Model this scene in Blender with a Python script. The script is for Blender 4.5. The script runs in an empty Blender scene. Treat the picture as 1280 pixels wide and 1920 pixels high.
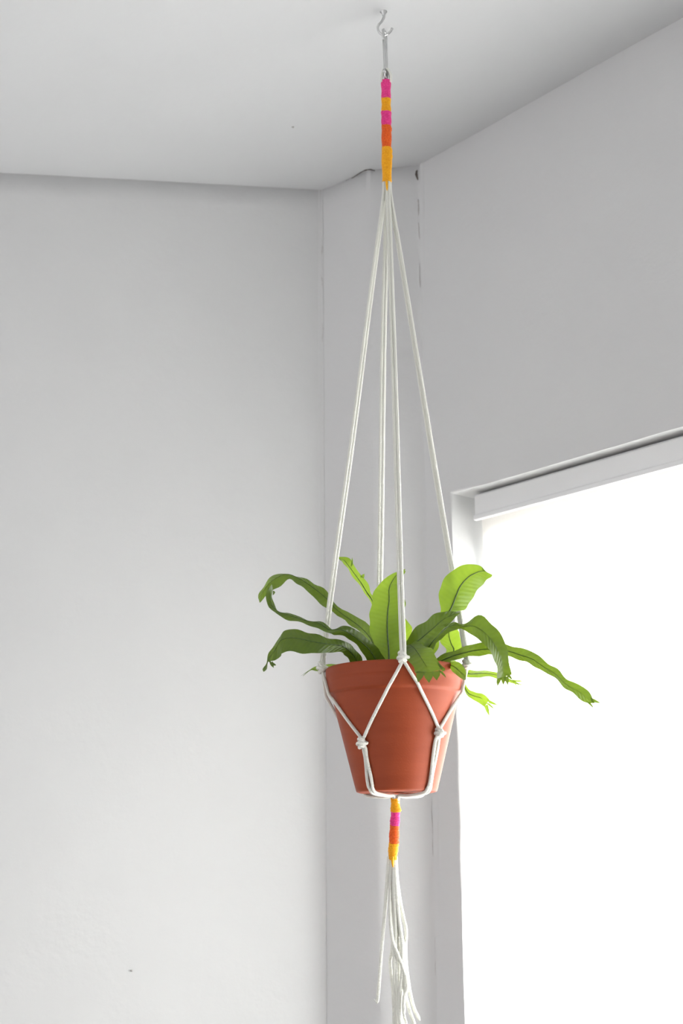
import bpy, bmesh, math, random
from mathutils import Vector, Matrix, noise
random.seed(7)
scene = bpy.context.scene
COL = scene.collection

# ------------------------------------------------------------------ camera
W, H = 1280, 1920
FPX = 2667.0                      # 50 mm lens on a 36 mm high frame
PITCH, ROLL = math.radians(14.3), math.radians(0.44)
CAM_Z = 1.30
r0 = Vector((1, 0, 0)); fwd = Vector((0, math.cos(PITCH), math.sin(PITCH)))
u0 = Vector((0, -math.sin(PITCH), math.cos(PITCH)))
right = r0 * math.cos(ROLL) - u0 * math.sin(ROLL)
up = u0 * math.cos(ROLL) + r0 * math.sin(ROLL)
CAM = Vector((0, 0, CAM_Z))
D = 2.03                          # the hanger hangs two metres from the camera
cam_data = bpy.data.cameras.new('camera')
cam = bpy.data.objects.new('camera', cam_data); COL.objects.link(cam)
cam_data.sensor_fit = 'VERTICAL'; cam_data.sensor_height = 36.0; cam_data.sensor_width = 24.0
cam_data.lens = 36.0 * FPX / H
cam_data.clip_start = 0.05
m = Matrix((right, up, -fwd)).transposed().to_4x4(); m.translation = CAM
cam.matrix_world = m
cam_data.dof.use_dof = True
cam_data.dof.focus_distance = 2.0
cam_data.dof.aperture_fstop = 7.1
scene.camera = cam

# ------------------------------------------------------------------ sky, sun, exposure
world = bpy.data.worlds.new('sky'); scene.world = world; world.use_nodes = True
bgn = world.node_tree.nodes['Background']
bgn.inputs['Color'].default_value = (0.985, 0.98, 1.0, 1)
bgn.inputs['Strength'].default_value = 0.86
sun_d = bpy.data.lights.new('sun', 'SUN'); sun = bpy.data.objects.new('sun', sun_d); COL.objects.link(sun)
sun_d.energy = 50.0; sun_d.angle = math.radians(58); sun_d.color = (0.975, 0.98, 1.0)
sun.rotation_euler = Vector((-0.73, -0.42, -0.56)).to_track_quat('-Z', 'Y').to_euler()
scene.view_settings.view_transform = 'Standard'; scene.view_settings.look = 'None'
scene.view_settings.exposure = 0.64; scene.view_settings.gamma = 1.0
scene.view_settings.use_curve_mapping = False

# ------------------------------------------------------------------ geometry helpers
def ray(px, py):
    return (fwd + right * ((px - W / 2) / FPX) + up * ((H / 2 - py) / FPX)).normalized()
def at(px, py, d=0.0):            # point at a given distance in front of / behind the hanger (d in metres)
    v = ray(px, py); return CAM + v * ((D + d) / v.y)
def at_z(px, py, z):
    v = ray(px, py); return CAM + v * ((z - CAM_Z) / v.z)

def link(name, verts, faces, mat, parent=None, uvs=None, smooth=True, kind=None):
    me = bpy.data.meshes.new(name); me.from_pydata([tuple(v) for v in verts], [], faces)
    if uvs:
        l = me.uv_layers.new(name='UVMap')
        for lp in me.loops: l.data[lp.index].uv = uvs[lp.vertex_index]
    if smooth:
        for p in me.polygons: p.use_smooth = True
    me.materials.append(mat)
    o = bpy.data.objects.new(name, me); COL.objects.link(o)
    if parent:
        o.parent = parent; o.matrix_parent_inverse = Matrix.Translation(-parent.location) if parent.type == 'EMPTY' else Matrix()
    if kind: o['kind'] = kind
    return o
def from_bm(name, bm, mat, parent=None, smooth=False):
    bmesh.ops.recalc_face_normals(bm, faces=bm.faces)
    me = bpy.data.meshes.new(name); bm.to_mesh(me); bm.free(); me.materials.append(mat)
    if smooth:
        for p in me.polygons: p.use_smooth = True
    o = bpy.data.objects.new(name, me); COL.objects.link(o)
    if parent:
        o.parent = parent; o.matrix_parent_inverse = Matrix.Translation(-parent.location) if parent.type == 'EMPTY' else Matrix()
    return o
def thing(name, label, cat, loc):
    o = bpy.data.objects.new(name, None); COL.objects.link(o); o.location = loc
    o.empty_display_size = 0.05; o['label'] = label; o['category'] = cat
    return o

def catmull(pts, n):
    P = [Vector(p) for p in pts]; P = [P[0] * 2 - P[1]] + P + [P[-1] * 2 - P[-2]]
    out = []
    for i in range(1, len(P) - 2):
        for k in range(n):
            t = k / n; a, b, c, d = P[i - 1], P[i], P[i + 1], P[i + 2]
            out.append(0.5 * ((2 * b) + (c - a) * t + (2 * a - 5 * b + 4 * c - d) * t * t + (3 * b - a - 3 * c + d) * t ** 3))
    out.append(P[-2]); return out

def tube(path, rad, sides=8, closed=False, cap=True):
    P = [Vector(p) for p in path]; n = len(P)
    R = rad if isinstance(rad, (list, tuple)) else [rad] * n
    vs, fs, uv = [], [], []
    nrm = None; L = 0.0
    for i in range(n):
        if closed: t = P[(i + 1) % n] - P[i - 1]
        else: t = P[min(i + 1, n - 1)] - P[max(i - 1, 0)]
        t.normalize()
        if nrm is None:
            nrm = t.orthogonal().normalized()
        nrm = (nrm - t * nrm.dot(t)).normalized(); bi = t.cross(nrm)
        if i: L += (P[i] - P[i - 1]).length
        for k in range(sides):
            a = 2 * math.pi * k / sides
            vs.append(P[i] + (nrm * math.cos(a) + bi * math.sin(a)) * R[i]); uv.append((k / sides, L))
    for i in range(n if closed else n - 1):
        j = (i + 1) % n
        for k in range(sides):
            l = (k + 1) % sides
            fs.append((i * sides + k, i * sides + l, j * sides + l, j * sides + k))
    if cap and not closed:
        fs.append(tuple(range(sides - 1, -1, -1))); fs.append(tuple((n - 1) * sides + k for k in range(sides)))
    return vs, fs, uv
def merge(*ms):
    V, F, U = [], [], []
    for v, f, u in ms:
        o = len(V); V += v; U += u; F += [tuple(i + o for i in q) for q in f]
    return V, F, U
def lathe(profile, seg=64, closed=False):
    vs, fs, uv = [], [], []; n = len(profile)
    for i, (r, z) in enumerate(profile):
        for k in range(seg):
            a = 2 * math.pi * k / seg; vs.append(Vector((r * math.cos(a), r * math.sin(a), z))); uv.append((k / seg, z))
    for i in range(n - 1):
        for k in range(seg):
            l = (k + 1) % seg; fs.append((i * seg + k, i * seg + l, (i + 1) * seg + l, (i + 1) * seg + k))
    return vs, fs, uv

# ------------------------------------------------------------------ materials
def new_mat(name):
    ma = bpy.data.materials.new(name); ma.use_nodes = True
    nt = ma.node_tree; return ma, nt, nt.nodes, nt.links, nt.nodes['Principled BSDF']
def nd(nodes, t, **kw):
    n = nodes.new(t)
    for k, v in kw.items(): setattr(n, k, v)
    return n
def paint(name, c1, c2, rough=0.75, scale=3.0, bump=0.15, fine=60.0):
    ma, nt, N, L, b = new_mat(name)
    tc = nd(N, 'ShaderNodeTexCoord')
    n1 = nd(N, 'ShaderNodeTexNoise'); n1.inputs['Scale'].default_value = scale; n1.inputs['Detail'].default_value = 5
    n2 = nd(N, 'ShaderNodeTexNoise'); n2.inputs['Scale'].default_value = fine; n2.inputs['Detail'].default_value = 4
    r = nd(N, 'ShaderNodeValToRGB'); r.color_ramp.elements[0].color = (*c1, 1); r.color_ramp.elements[1].color = (*c2, 1)
    r.color_ramp.elements[0].position = 0.3; r.color_ramp.elements[1].position = 0.7
    L.new(tc.outputs['Object'], n1.inputs['Vector']); L.new(tc.outputs['Object'], n2.inputs['Vector'])
    L.new(n1.outputs['Fac'], r.inputs['Fac']); L.new(r.outputs['Color'], b.inputs['Base Color'])
    ad = nd(N, 'ShaderNodeMath', operation='MULTIPLY_ADD'); ad.inputs[1].default_value = 3.0
    L.new(n1.outputs['Fac'], ad.inputs[0]); L.new(n2.outputs['Fac'], ad.inputs[2])
    bp = nd(N, 'ShaderNodeBump'); bp.inputs['Strength'].default_value = bump; bp.inputs['Distance'].default_value = 0.004
    L.new(ad.outputs[0], bp.inputs['Height']); L.new(bp.outputs['Normal'], b.inputs['Normal'])
    b.inputs['Roughness'].default_value = rough; b.inputs['Specular IOR Level'].default_value = 0.25
    return ma
def metal(name, c, rough):
    ma, nt, N, L, b = new_mat(name)
    n1 = nd(N, 'ShaderNodeTexNoise'); n1.inputs['Scale'].default_value = 300
    mr = nd(N, 'ShaderNodeMapRange'); mr.inputs['To Min'].default_value = rough * 0.7; mr.inputs['To Max'].default_value = rough * 1.3
    L.new(n1.outputs['Fac'], mr.inputs['Value']); L.new(mr.outputs['Result'], b.inputs['Roughness'])
    b.inputs['Base Color'].default_value = (*c, 1); b.inputs['Metallic'].default_value = 1.0
    return ma
def cord_mat(name, c):
    ma, nt, N, L, b = new_mat(name)
    uv = nd(N, 'ShaderNodeUVMap'); sp = nd(N, 'ShaderNodeSeparateXYZ'); L.new(uv.outputs['UV'], sp.inputs[0])
    def wave(sign):
        a = nd(N, 'ShaderNodeMath', operation='MULTIPLY'); a.inputs[1].default_value = 2 * math.pi * 3; L.new(sp.outputs['X'], a.inputs[0])
        v = nd(N, 'ShaderNodeMath', operation='MULTIPLY_ADD'); v.inputs[1].default_value = sign * 2 * math.pi * 260
        L.new(sp.outputs['Y'], v.inputs[0]); L.new(a.outputs[0], v.inputs[2])
        s = nd(N, 'ShaderNodeMath', operation='SINE'); L.new(v.outputs[0], s.inputs[0]); return s
    w1, w2 = wave(1), wave(-1)
    mu = nd(N, 'ShaderNodeMath', operation='MULTIPLY'); L.new(w1.outputs[0], mu.inputs[0]); L.new(w2.outputs[0], mu.inputs[1])
    bp = nd(N, 'ShaderNodeBump'); bp.inputs['Strength'].default_value = 0.55; bp.inputs['Distance'].default_value = 0.0006
    L.new(mu.outputs[0], bp.inputs['Height']); L.new(bp.outputs['Normal'], b.inputs['Normal'])
    b.inputs['Base Color'].default_value = (*c, 1); b.inputs['Roughness'].default_value = 0.55
    b.inputs['Sheen Weight'].default_value = 0.15
    tr = nd(N, 'ShaderNodeBsdfTranslucent'); tr.inputs['Color'].default_value = (*c, 1)
    mx = nd(N, 'ShaderNodeMixShader'); mx.inputs[0].default_value = 0.12
    out = N['Material Output']; L.new(b.outputs[0], mx.inputs[1]); L.new(tr.outputs[0], mx.inputs[2]); L.new(mx.outputs[0], out.inputs['Surface'])
    return ma
def yarn_mat(name, c, c2):
    ma, nt, N, L, b = new_mat(name)
    n1 = nd(N, 'ShaderNodeTexNoise'); n1.inputs['Scale'].default_value = 420; n1.inputs['Detail'].default_value = 3
    r = nd(N, 'ShaderNodeValToRGB'); r.color_ramp.elements[0].color = (*c, 1); r.color_ramp.elements[1].color = (*c2, 1)
    r.color_ramp.elements[0].position = 0.35; r.color_ramp.elements[1].position = 0.7
    tc = nd(N, 'ShaderNodeTexCoord'); L.new(tc.outputs['Object'], n1.inputs['Vector'])
    L.new(n1.outputs['Fac'], r.inputs['Fac']); L.new(r.outputs['Color'], b.inputs['Base Color'])
    bp = nd(N, 'ShaderNodeBump'); bp.inputs['Strength'].default_value = 0.4; bp.inputs['Distance'].default_value = 0.0005
    L.new(n1.outputs['Fac'], bp.inputs['Height']); L.new(bp.outputs['Normal'], b.inputs['Normal'])
    b.inputs['Roughness'].default_value = 0.6; b.inputs['Sheen Weight'].default_value = 0.1; b.inputs['Specular IOR Level'].default_value = 0.3
    return ma
def leaf_mat(name, ca, cb, ct, trans):
    ma, nt, N, L, b = new_mat(name)
    uv = nd(N, 'ShaderNodeUVMap'); sp = nd(N, 'ShaderNodeSeparateXYZ'); L.new(uv.outputs['UV'], sp.inputs[0])
    tc = nd(N, 'ShaderNodeTexCoord')
    n1 = nd(N, 'ShaderNodeTexNoise'); n1.inputs['Scale'].default_value = 28; n1.inputs['Detail'].default_value = 4
    L.new(tc.outputs['Object'], n1.inputs['Vector'])
    # side veins slanting away from the midrib
    ab = nd(N, 'ShaderNodeMath', operation='ABSOLUTE'); L.new(sp.outputs['X'], ab.inputs[0])
    v = nd(N, 'ShaderNodeMath', operation='MULTIPLY_ADD'); v.inputs[1].default_value = 900; L.new(sp.outputs['Y'], v.inputs[0])
    k = nd(N, 'ShaderNodeMath', operation='MULTIPLY'); k.inputs[1].default_value = -9; L.new(ab.outputs[0], k.inputs[0]); L.new(k.outputs[0], v.inputs[2])
    s = nd(N, 'ShaderNodeMath', operation='SINE'); L.new(v.outputs[0], s.inputs[0])
    fa = nd(N, 'ShaderNodeMath', operation='MULTIPLY_ADD'); fa.inputs[1].default_value = 0.03; L.new(s.outputs[0], fa.inputs[0]); L.new(n1.outputs['Fac'], fa.inputs[2])
    r = nd(N, 'ShaderNodeValToRGB'); r.color_ramp.elements[0].color = (*ca, 1); r.color_ramp.elements[1].color = (*cb, 1)
    r.color_ramp.elements[0].position = 0.32; r.color_ramp.elements[1].position = 0.68
    L.new(fa.outputs[0], r.inputs['Fac']); L.new(r.outputs['Color'], b.inputs['Base Color'])
    bp = nd(N, 'ShaderNodeBump'); bp.inputs['Strength'].default_value = 0.22; bp.inputs['Distance'].default_value = 0.0008
    L.new(s.outputs[0], bp.inputs['Height']); L.new(bp.outputs['Normal'], b.inputs['Normal'])
    b.inputs['Roughness'].default_value = 0.36; b.inputs['Specular IOR Level'].default_value = 0.6
    tr = nd(N, 'ShaderNodeBsdfTranslucent')
    mc = nd(N, 'ShaderNodeMix', data_type='RGBA'); mc.inputs['Factor'].default_value = 0.75
    L.new(r.outputs['Color'], mc.inputs['A']); mc.inputs['B'].default_value = (*ct, 1); L.new(mc.outputs['Result'], tr.inputs['Color'])
    mx = nd(N, 'ShaderNodeMixShader'); mx.inputs[0].default_value = trans
    out = N['Material Output']; L.new(b.outputs[0], mx.inputs[1]); L.new(tr.outputs[0], mx.inputs[2]); L.new(mx.outputs[0], out.inputs['Surface'])
    return ma

M_WALL = paint('wall_paint', (0.60, 0.598, 0.598), (0.625, 0.623, 0.622), 0.8, 2.2, 0.22, 45)
M_CEIL = paint('ceiling_paint', (0.60, 0.602, 0.610), (0.625, 0.627, 0.635), 0.85, 1.6, 0.15, 40)
M_FLOOR = paint('floor_boards', (0.36, 0.34, 0.32), (0.44, 0.42, 0.40), 0.5, 4, 0.1, 80)
M_CRACK = paint('grimy_crack', (0.09, 0.075, 0.065), (0.16, 0.14, 0.125), 0.9, 40, 0.3, 200)
M_SMUDGE = paint('grey_mark', (0.42, 0.40, 0.39), (0.50, 0.48, 0.47), 0.9, 40, 0.3, 200)
M_UPVC = paint('white_frame', (0.82, 0.82, 0.82), (0.85, 0.85, 0.85), 0.35, 5, 0.02, 90)
M_RAIL = paint('blind_rail', (0.74, 0.74, 0.74), (0.77, 0.77, 0.77), 0.4, 5, 0.03, 90)
M_STEEL = metal('zinc_steel', (0.62, 0.62, 0.62), 0.32)
M_CORD = cord_mat('braided_cord', (0.86, 0.855, 0.79))
M_PINK = yarn_mat('pink_yarn', (0.72, 0.030, 0.22), (0.88, 0.07, 0.33))
M_YEL = yarn_mat('yellow_yarn', (0.80, 0.34, 0.002), (0.95, 0.48, 0.01))
M_ORG = yarn_mat('orange_yarn', (0.70, 0.085, 0.006), (0.86, 0.15, 0.012))
M_LEAF_D = leaf_mat('shaded_leaf', (0.027, 0.060, 0.007), (0.068, 0.118, 0.013), (0.23, 0.34, 0.015), 0.30)  # darker green for fronds away from the window, shade put into the colour
M_LEAF_Y = leaf_mat('backlit_leaf', (0.10, 0.185, 0.020), (0.16, 0.265, 0.030), (0.37, 0.53, 0.030), 0.46)  # brighter green for fronds lit from behind, backlight put into the colour
M_RIB = leaf_mat('backlit_leaf_rib', (0.03, 0.075, 0.012), (0.05, 0.10, 0.016), (0.05, 0.10, 0.01), 0.1)  # ribs follow the same backlit and shaded split
M_RIB_D = leaf_mat('shaded_leaf_rib', (0.022, 0.058, 0.010), (0.045, 0.09, 0.015), (0.10, 0.18, 0.01), 0.2)
def terracotta():
    ma, nt, N, L, b = new_mat('terracotta')
    tc = nd(N, 'ShaderNodeTexCoord'); mp = nd(N, 'ShaderNodeMapping'); mp.inputs['Scale'].default_value = (6, 6, 60)
    L.new(tc.outputs['Object'], mp.inputs['Vector'])
    n1 = nd(N, 'ShaderNodeTexNoise'); n1.inputs['Scale'].default_value = 2.0; n1.inputs['Detail'].default_value = 6; L.new(mp.outputs[0], n1.inputs['Vector'])
    n2 = nd(N, 'ShaderNodeTexNoise'); n2.inputs['Scale'].default_value = 420; L.new(tc.outputs['Object'], n2.inputs['Vector'])
    r = nd(N, 'ShaderNodeValToRGB'); r.color_ramp.elements[0].color = (0.27, 0.046, 0.0135, 1); r.color_ramp.elements[1].color = (0.30, 0.053, 0.016, 1)
    r.color_ramp.elements[0].position = 0.3; r.color_ramp.elements[1].position = 0.75
    L.new(n1.outputs['Fac'], r.inputs['Fac']); L.new(r.outputs['Color'], b.inputs['Base Color'])
    ad = nd(N, 'ShaderNodeMath', operation='ADD'); L.new(n1.outputs['Fac'], ad.inputs[0]); L.new(n2.outputs['Fac'], ad.inputs[1])
    bp = nd(N, 'ShaderNodeBump'); bp.inputs['Strength'].default_value = 0.15; bp.inputs['Distance'].default_value = 0.0007
    L.new(ad.outputs[0], bp.inputs['Height']); L.new(bp.outputs['Normal'], b.inputs['Normal'])
    b.inputs['Roughness'].default_value = 0.55; b.inputs['Specular IOR Level'].default_value = 0.25
    return ma
M_TERRA = terracotta()
M_SOIL = paint('potting_soil', (0.03, 0.02, 0.014), (0.075, 0.05, 0.035), 0.95, 60, 1.0, 300)
def blind_mat():
    ma, nt, N, L, b = new_mat('blind_fabric')
    tc = nd(N, 'ShaderNodeTexCoord'); n1 = nd(N, 'ShaderNodeTexNoise'); n1.inputs['Scale'].default_value = 600; L.new(tc.outputs['Object'], n1.inputs['Vector'])
    bp = nd(N, 'ShaderNodeBump'); bp.inputs['Strength'].default_value = 0.1; bp.inputs['Distance'].default_value = 0.0005
    L.new(n1.outputs['Fac'], bp.inputs['Height']); L.new(bp.outputs['Normal'], b.inputs['Normal'])
    b.inputs['Base Color'].default_value = (0.86, 0.81, 0.75, 1); b.inputs['Roughness'].default_value = 0.9
    tr = nd(N, 'ShaderNodeBsdfTranslucent'); tr.inputs['Color'].default_value = (0.95, 0.925, 0.90, 1)
    mx = nd(N, 'ShaderNodeMixShader'); mx.inputs[0].default_value = 0.6
    L.new(b.outputs[0], mx.inputs[1]); L.new(tr.outputs[0], mx.inputs[2]); L.new(mx.outputs[0], N['Material Output'].inputs['Surface'])
    return ma
M_BLIND = blind_mat()
def glass_mat():
    ma, nt, N, L, b = new_mat('window_glass')
    t = nd(N, 'ShaderNodeBsdfTransparent'); t.inputs['Color'].default_value = (0.95, 0.97, 0.96, 1)
    g = nd(N, 'ShaderNodeBsdfGlossy'); g.inputs['Roughness'].default_value = 0.02
    mx = nd(N, 'ShaderNodeMixShader'); mx.inputs[0].default_value = 0.06
    L.new(t.outputs[0], mx.inputs[1]); L.new(g.outputs[0], mx.inputs[2]); L.new(mx.outputs[0], N['Material Output'].inputs['Surface'])
    return ma
M_GLASS = glass_mat()

# ------------------------------------------------------------------ the room
hook_top = at(719, 22)
CZ = hook_top.z                                     # ceiling height
P1 = at_z(604, 357, CZ); P2 = at_z(692, 319, CZ); P3 = at_z(783, 309, CZ)
LW = at_z(0, 326, CZ); RW = at_z(1280, 35, CZ)
ldir = (LW - P1).normalized(); rdir = (RW - P3).normalized()
LEND = P1 + ldir * 2.6; REND = P3 + rdir * 2.9
print('CZ', CZ, 'P1', P1, 'P2', P2, 'P3', P3, 'rdir', rdir, 'ldir', ldir)
T = 0.12
def flat(v): return Vector((v.x, v.y, 0))
def outn(d, toward):                                # horizontal normal pointing out of the room
    n = Vector((d.y, -d.x, 0)); return n if n.dot(toward) > 0 else -n
ln = outn(ldir, Vector((0, 1, 0))); rn = outn(rdir, Vector((1, 1, 0)))

def uneven(v, amp, seed=0.0):
    return noise.noise(Vector((v.x * 1.7 + seed, v.y * 1.7, v.z * 1.7))) * amp
def wall_strip(name, pts, nrm_list, nz=40, step=0.06, amp=0.004, thick=T, fillet=None):
    """wall following a line in plan; its face is slightly uneven, as old plaster is"""
    plan = []
    for i in range(len(pts) - 1):
        a, b = flat(pts[i]), flat(pts[i + 1]); n = max(1, int((b - a).length / step))
        for k in range(n): plan.append(a.lerp(b, k / n))
    plan.append(flat(pts[-1]))
    nr = []
    for i in range(len(plan)):
        t = (plan[min(i + 1, len(plan) - 1)] - plan[max(i - 1, 0)]).normalized()
        nr.append(outn(t, nrm_list))
    vs, fs = [], []; m_ = len(plan)
    for j in range(nz + 1):
        z = (CZ + 0.02) * j / nz
        for i, p in enumerate(plan):
            q = Vector((p.x, p.y, z)); e = 1.0 if 0 < i < m_ - 1 else 0.0
            vs.append(q + nr[i] * uneven(q, amp) * e)
    for j in range(nz):
        for i in range(m_ - 1):
            a = j * m_ + i; fs.append((a, a + 1, a + m_ + 1, a + m_))
    o = len(vs)
    for j in (0, nz):
        for i, p in enumerate(plan): vs.append(Vector((p.x, p.y, (CZ + 0.02) * j / nz)) + nr[i] * thick)
    for i in range(m_ - 1): fs.append((o + i, o + m_ + i, o + m_ + i + 1, o + i + 1))
    for i in range(m_ - 1):
        fs.append((i, o + i, o + i + 1, i + 1)); a = nz * m_ + i; fs.append((a, a + 1, o + m_ + i + 1, o + m_ + i))
    fs.append(tuple(j * m_ for j in range(nz + 1)) + (o + m_, o)); e = m_ - 1
    fs.append((o + e, o + m_ + e) + tuple(j * m_ + e for j in range(nz, -1, -1)))
    ob = link(name, vs, fs, M_WALL); ob['kind'] = 'structure'
    return ob
wall_left = wall_strip('wall_left', [LEND, P1 - ldir * 0.05], Vector((0, 1, 0)))
# boxed-in corner between the two walls, with a soft rounded outer edge
d12 = (flat(P2) - flat(P1)); d23 = (flat(P3) - flat(P2))
c12, c23 = d12.normalized(), d23.normalized()
cpts = catmull([flat(P1) + ldir * 0.018 + ln * 0.003, flat(P1) + ldir * 0.010, flat(P1) + ldir * 0.0035 + c12 * 0.0012, flat(P1) + c12 * 0.0035 + ldir * 0.0012, flat(P1) + c12 * 0.011, flat(P1) + d12 * 0.70], 4)
cpts += catmull([flat(P1) + d12 * 0.70, flat(P1) + d12 * 0.90 + d23 * 0.03, flat(P2) + d23 * 0.10 - d12 * 0.03, flat(P2) + d23 * 0.34, flat(P3) - c23 * 0.045], 3)[1:]
cpts += catmull([flat(P3) - c23 * 0.045, flat(P3) - c23 * 0.012, flat(P3) - c23 * 0.004 + rdir * 0.0015, flat(P3) + rdir * 0.005 - c23 * 0.0012, flat(P3) + rdir * 0.012, flat(P3) + rdir * 0.02 + rn * 0.003], 4)[1:]
wall_corner = wall_strip('wall_corner', cpts, Vector((0.2, 1, 0)), step=0.03, amp=0.003, thick=0.10)

# right wall with the window opening, in wall coordinates: s along the wall from the corner, t into the wall
RO = flat(P3); 
def rw(s, z, t=0.0): return RO + rdir * s + rn * t + Vector((0, 0, z))
def hit_wall(px, py, t=0.0):                         # where a line of sight meets the plane of the right wall
    v = ray(px, py); k = ((RO + rn * t - CAM).dot(rn)) / v.dot(rn); p = CAM + v * k
    return (p - RO).dot(rdir), p.z
sL, _ = hit_wall(857, 1350)
_, zt1 = hit_wall(892, 909); _, zt2 = hit_wall(1270, 805)
ZT = (zt1 + zt2) / 2
print('window: s', sL, 'ztop', zt1, zt2)
S0, S1, ZB = sL, sL + 1.75, 0.55
WT = 0.24
bm = bmesh.new()
def grid_s(a, b, n): return [a + (b - a) * k / n for k in range(n + 1)]
ss = grid_s(-0.02, S0, 4) + grid_s(S0, S1, 22)[1:] + grid_s(S1, 2.9, 8)[1:]
zs = grid_s(0, ZB, 6) + grid_s(ZB, ZT, 22)[1:] + grid_s(ZT, CZ + 0.02, 10)[1:]
V = {}
def vert(i, j, t):
    k = (i, j, t)
    if k not in V:
        p = rw(ss[i], zs[j], t)
        if t == 0: p = p + rn * uneven(p, 0.005, 5.0)
        # the plastered edge of the opening is a little ragged
        if t == 0:
            if abs(ss[i] - S0) < 1e-6 and ZB <= zs[j] <= ZT: p = p + rdir * (noise.noise(Vector((0, 0, zs[j] * 9))) * 0.004)
            if abs(zs[j] - ZT) < 1e-6 and S0 <= ss[i] <= S1: p = p + Vector((0, 0, noise.noise(Vector((ss[i] * 8, 3, 0))) * 0.0035))
        V[k] = bm.verts.new(p)
    return V[k]
for t in (0, WT):
    for i in range(len(ss) - 1):
        for j in range(len(zs) - 1):
            if ss[i] >= S0 - 1e-6 and ss[i + 1] <= S1 + 1e-6 and zs[j] >= ZB - 1e-6 and zs[j + 1] <= ZT + 1e-6: continue
            bm.faces.new([vert(i, j, t), vert(i + 1, j, t), vert(i + 1, j + 1, t), vert(i, j + 1, t)])
i0 = min(range(len(ss)), key=lambda i: abs(ss[i] - S0)); i1 = min(range(len(ss)), key=lambda i: abs(ss[i] - S1))
j0 = min(range(len(zs)), key=lambda i: abs(zs[i] - ZB)); j1 = min(range(len(zs)), key=lambda i: abs(zs[i] - ZT))
for j in range(j0, j1):
    for i in (i0, i1): bm.faces.new([vert(i, j, 0), vert(i, j + 1, 0), vert(i, j + 1, WT), vert(i, j, WT)])
for i in range(i0, i1):
    for j in (j0, j1): bm.faces.new([vert(i, j, 0), vert(i + 1, j, 0), vert(i + 1, j, WT), vert(i, j, WT)])
for j in range(len(zs) - 1):
    for i in (0, len(ss) - 1): bm.faces.new([vert(i, j, 0), vert(i, j + 1, 0), vert(i, j + 1, WT), vert(i, j, WT)])
for i in range(len(ss) - 1):
    for j in (0, len(zs) - 1): bm.faces.new([vert(i, j, 0), vert(i + 1, j, 0), vert(i + 1, j, WT), vert(i, j, WT)])
bm.edges.ensure_lookup_table()
edge_sel = []
for e in bm.edges:
    a, b = e.verts
    for j in range(j0, j1):
        if {a, b} == {V[(i0, j, 0)], V[(i0, j + 1, 0)]}: edge_sel.append(e)
    for i in range(i0, i1):
        if {a, b} == {V[(i, j1, 0)], V[(i + 1, j1, 0)]}: edge_sel.append(e)
bmesh.ops.bevel(bm, geom=edge_sel, offset=0.006, segments=3, affect='EDGES', profile=0.5)
wall_right = from_bm('wall_right', bm, M_WALL, smooth=False); wall_right['kind'] = 'structure'

def slab(name, outline, z0, z1, mat):
    n = len(outline)
    vs = [Vector((p.x, p.y, z0)) for p in outline] + [Vector((p.x, p.y, z1)) for p in outline]
    fs = [tuple(range(n)), tuple(range(2 * n - 1, n - 1, -1))] + [(i, i + n, (i + 1) % n + n, (i + 1) % n) for i in range(n)]
    o = link(name, vs, fs, mat, smooth=False); o['kind'] = 'structure'; return o
outline = [LEND + ln * T, P1 + ln * 0.3 + Vector((0, 0.25, 0)), P3 + rn * 0.3 + Vector((0, 0.25, 0)), REND + rn * WT,
           REND - rn * 0.05 + Vector((0, -0.2, 0)), Vector((REND.x, -0.9, 0)), Vector((LEND.x, -0.9, 0))]
def plain_wall(name, a, b, out, t=0.1):
    a, b = flat(a), flat(b); o4 = [a, b, b + out * t, a + out * t]
    return slab(name, o4, 0.0, CZ + 0.02, M_WALL)
plain_wall('unseen_wall_side', Vector((REND.x, REND.y, 0)), Vector((REND.x, -0.9, 0)), Vector((1, 0, 0)))  # unseen wall, added to darken the right side of the room
plain_wall('unseen_wall_back', Vector((REND.x + 0.1, -0.9, 0)), Vector((-0.45, -0.9, 0)), Vector((0, -1, 0)))  # unseen too, added to shape the fill; stops short so sky enters at left
slab('floor', outline, -0.05, 0.0, M_FLOOR)
# ceiling: fine grid with a very slight sag so light rolls over it
xs = grid_s(LEND.x - 0.05, REND.x + 0.3, 60); ys = grid_s(-0.9, max(LEND.y, P1.y) + 0.4, 55)
vs, fs = [], []
for y in ys:
    for x in xs:
        dh = (Vector((x, y, 0)) - flat(hook_top)).length
        vs.append(Vector((x, y, CZ + uneven(Vector((x, y, 0)), 0.004, 9) * min(1, dh * 4))))
nx = len(xs)
for j in range(len(ys) - 1):
    for i in range(nx - 1): a = j * nx + i; fs.append((a, a + nx, a + nx + 1, a + 1))
o_ = len(vs)
for (x, y) in ((xs[0], ys[0]), (xs[-1], ys[0]), (xs[-1], ys[-1]), (xs[0], ys[-1])): vs.append(Vector((x, y, CZ + 0.1)))
fs.append((o_, o_ + 1, o_ + 2, o_ + 3))
fs.append(tuple(range(nx)) + (o_ + 1, o_))
fs.append((o_ + 3, o_ + 2) + tuple((len(ys) - 1) * nx + i for i in range(nx - 1, -1, -1)))
fs.append(tuple(j * nx for j in range(len(ys) - 1, -1, -1)) + (o_, o_ + 3))
fs.append(tuple(j * nx + nx - 1 for j in range(len(ys))) + (o_ + 2, o_ + 1))
ceiling = link('ceiling', vs, fs, M_CEIL); ceiling['kind'] = 'structure'

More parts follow.
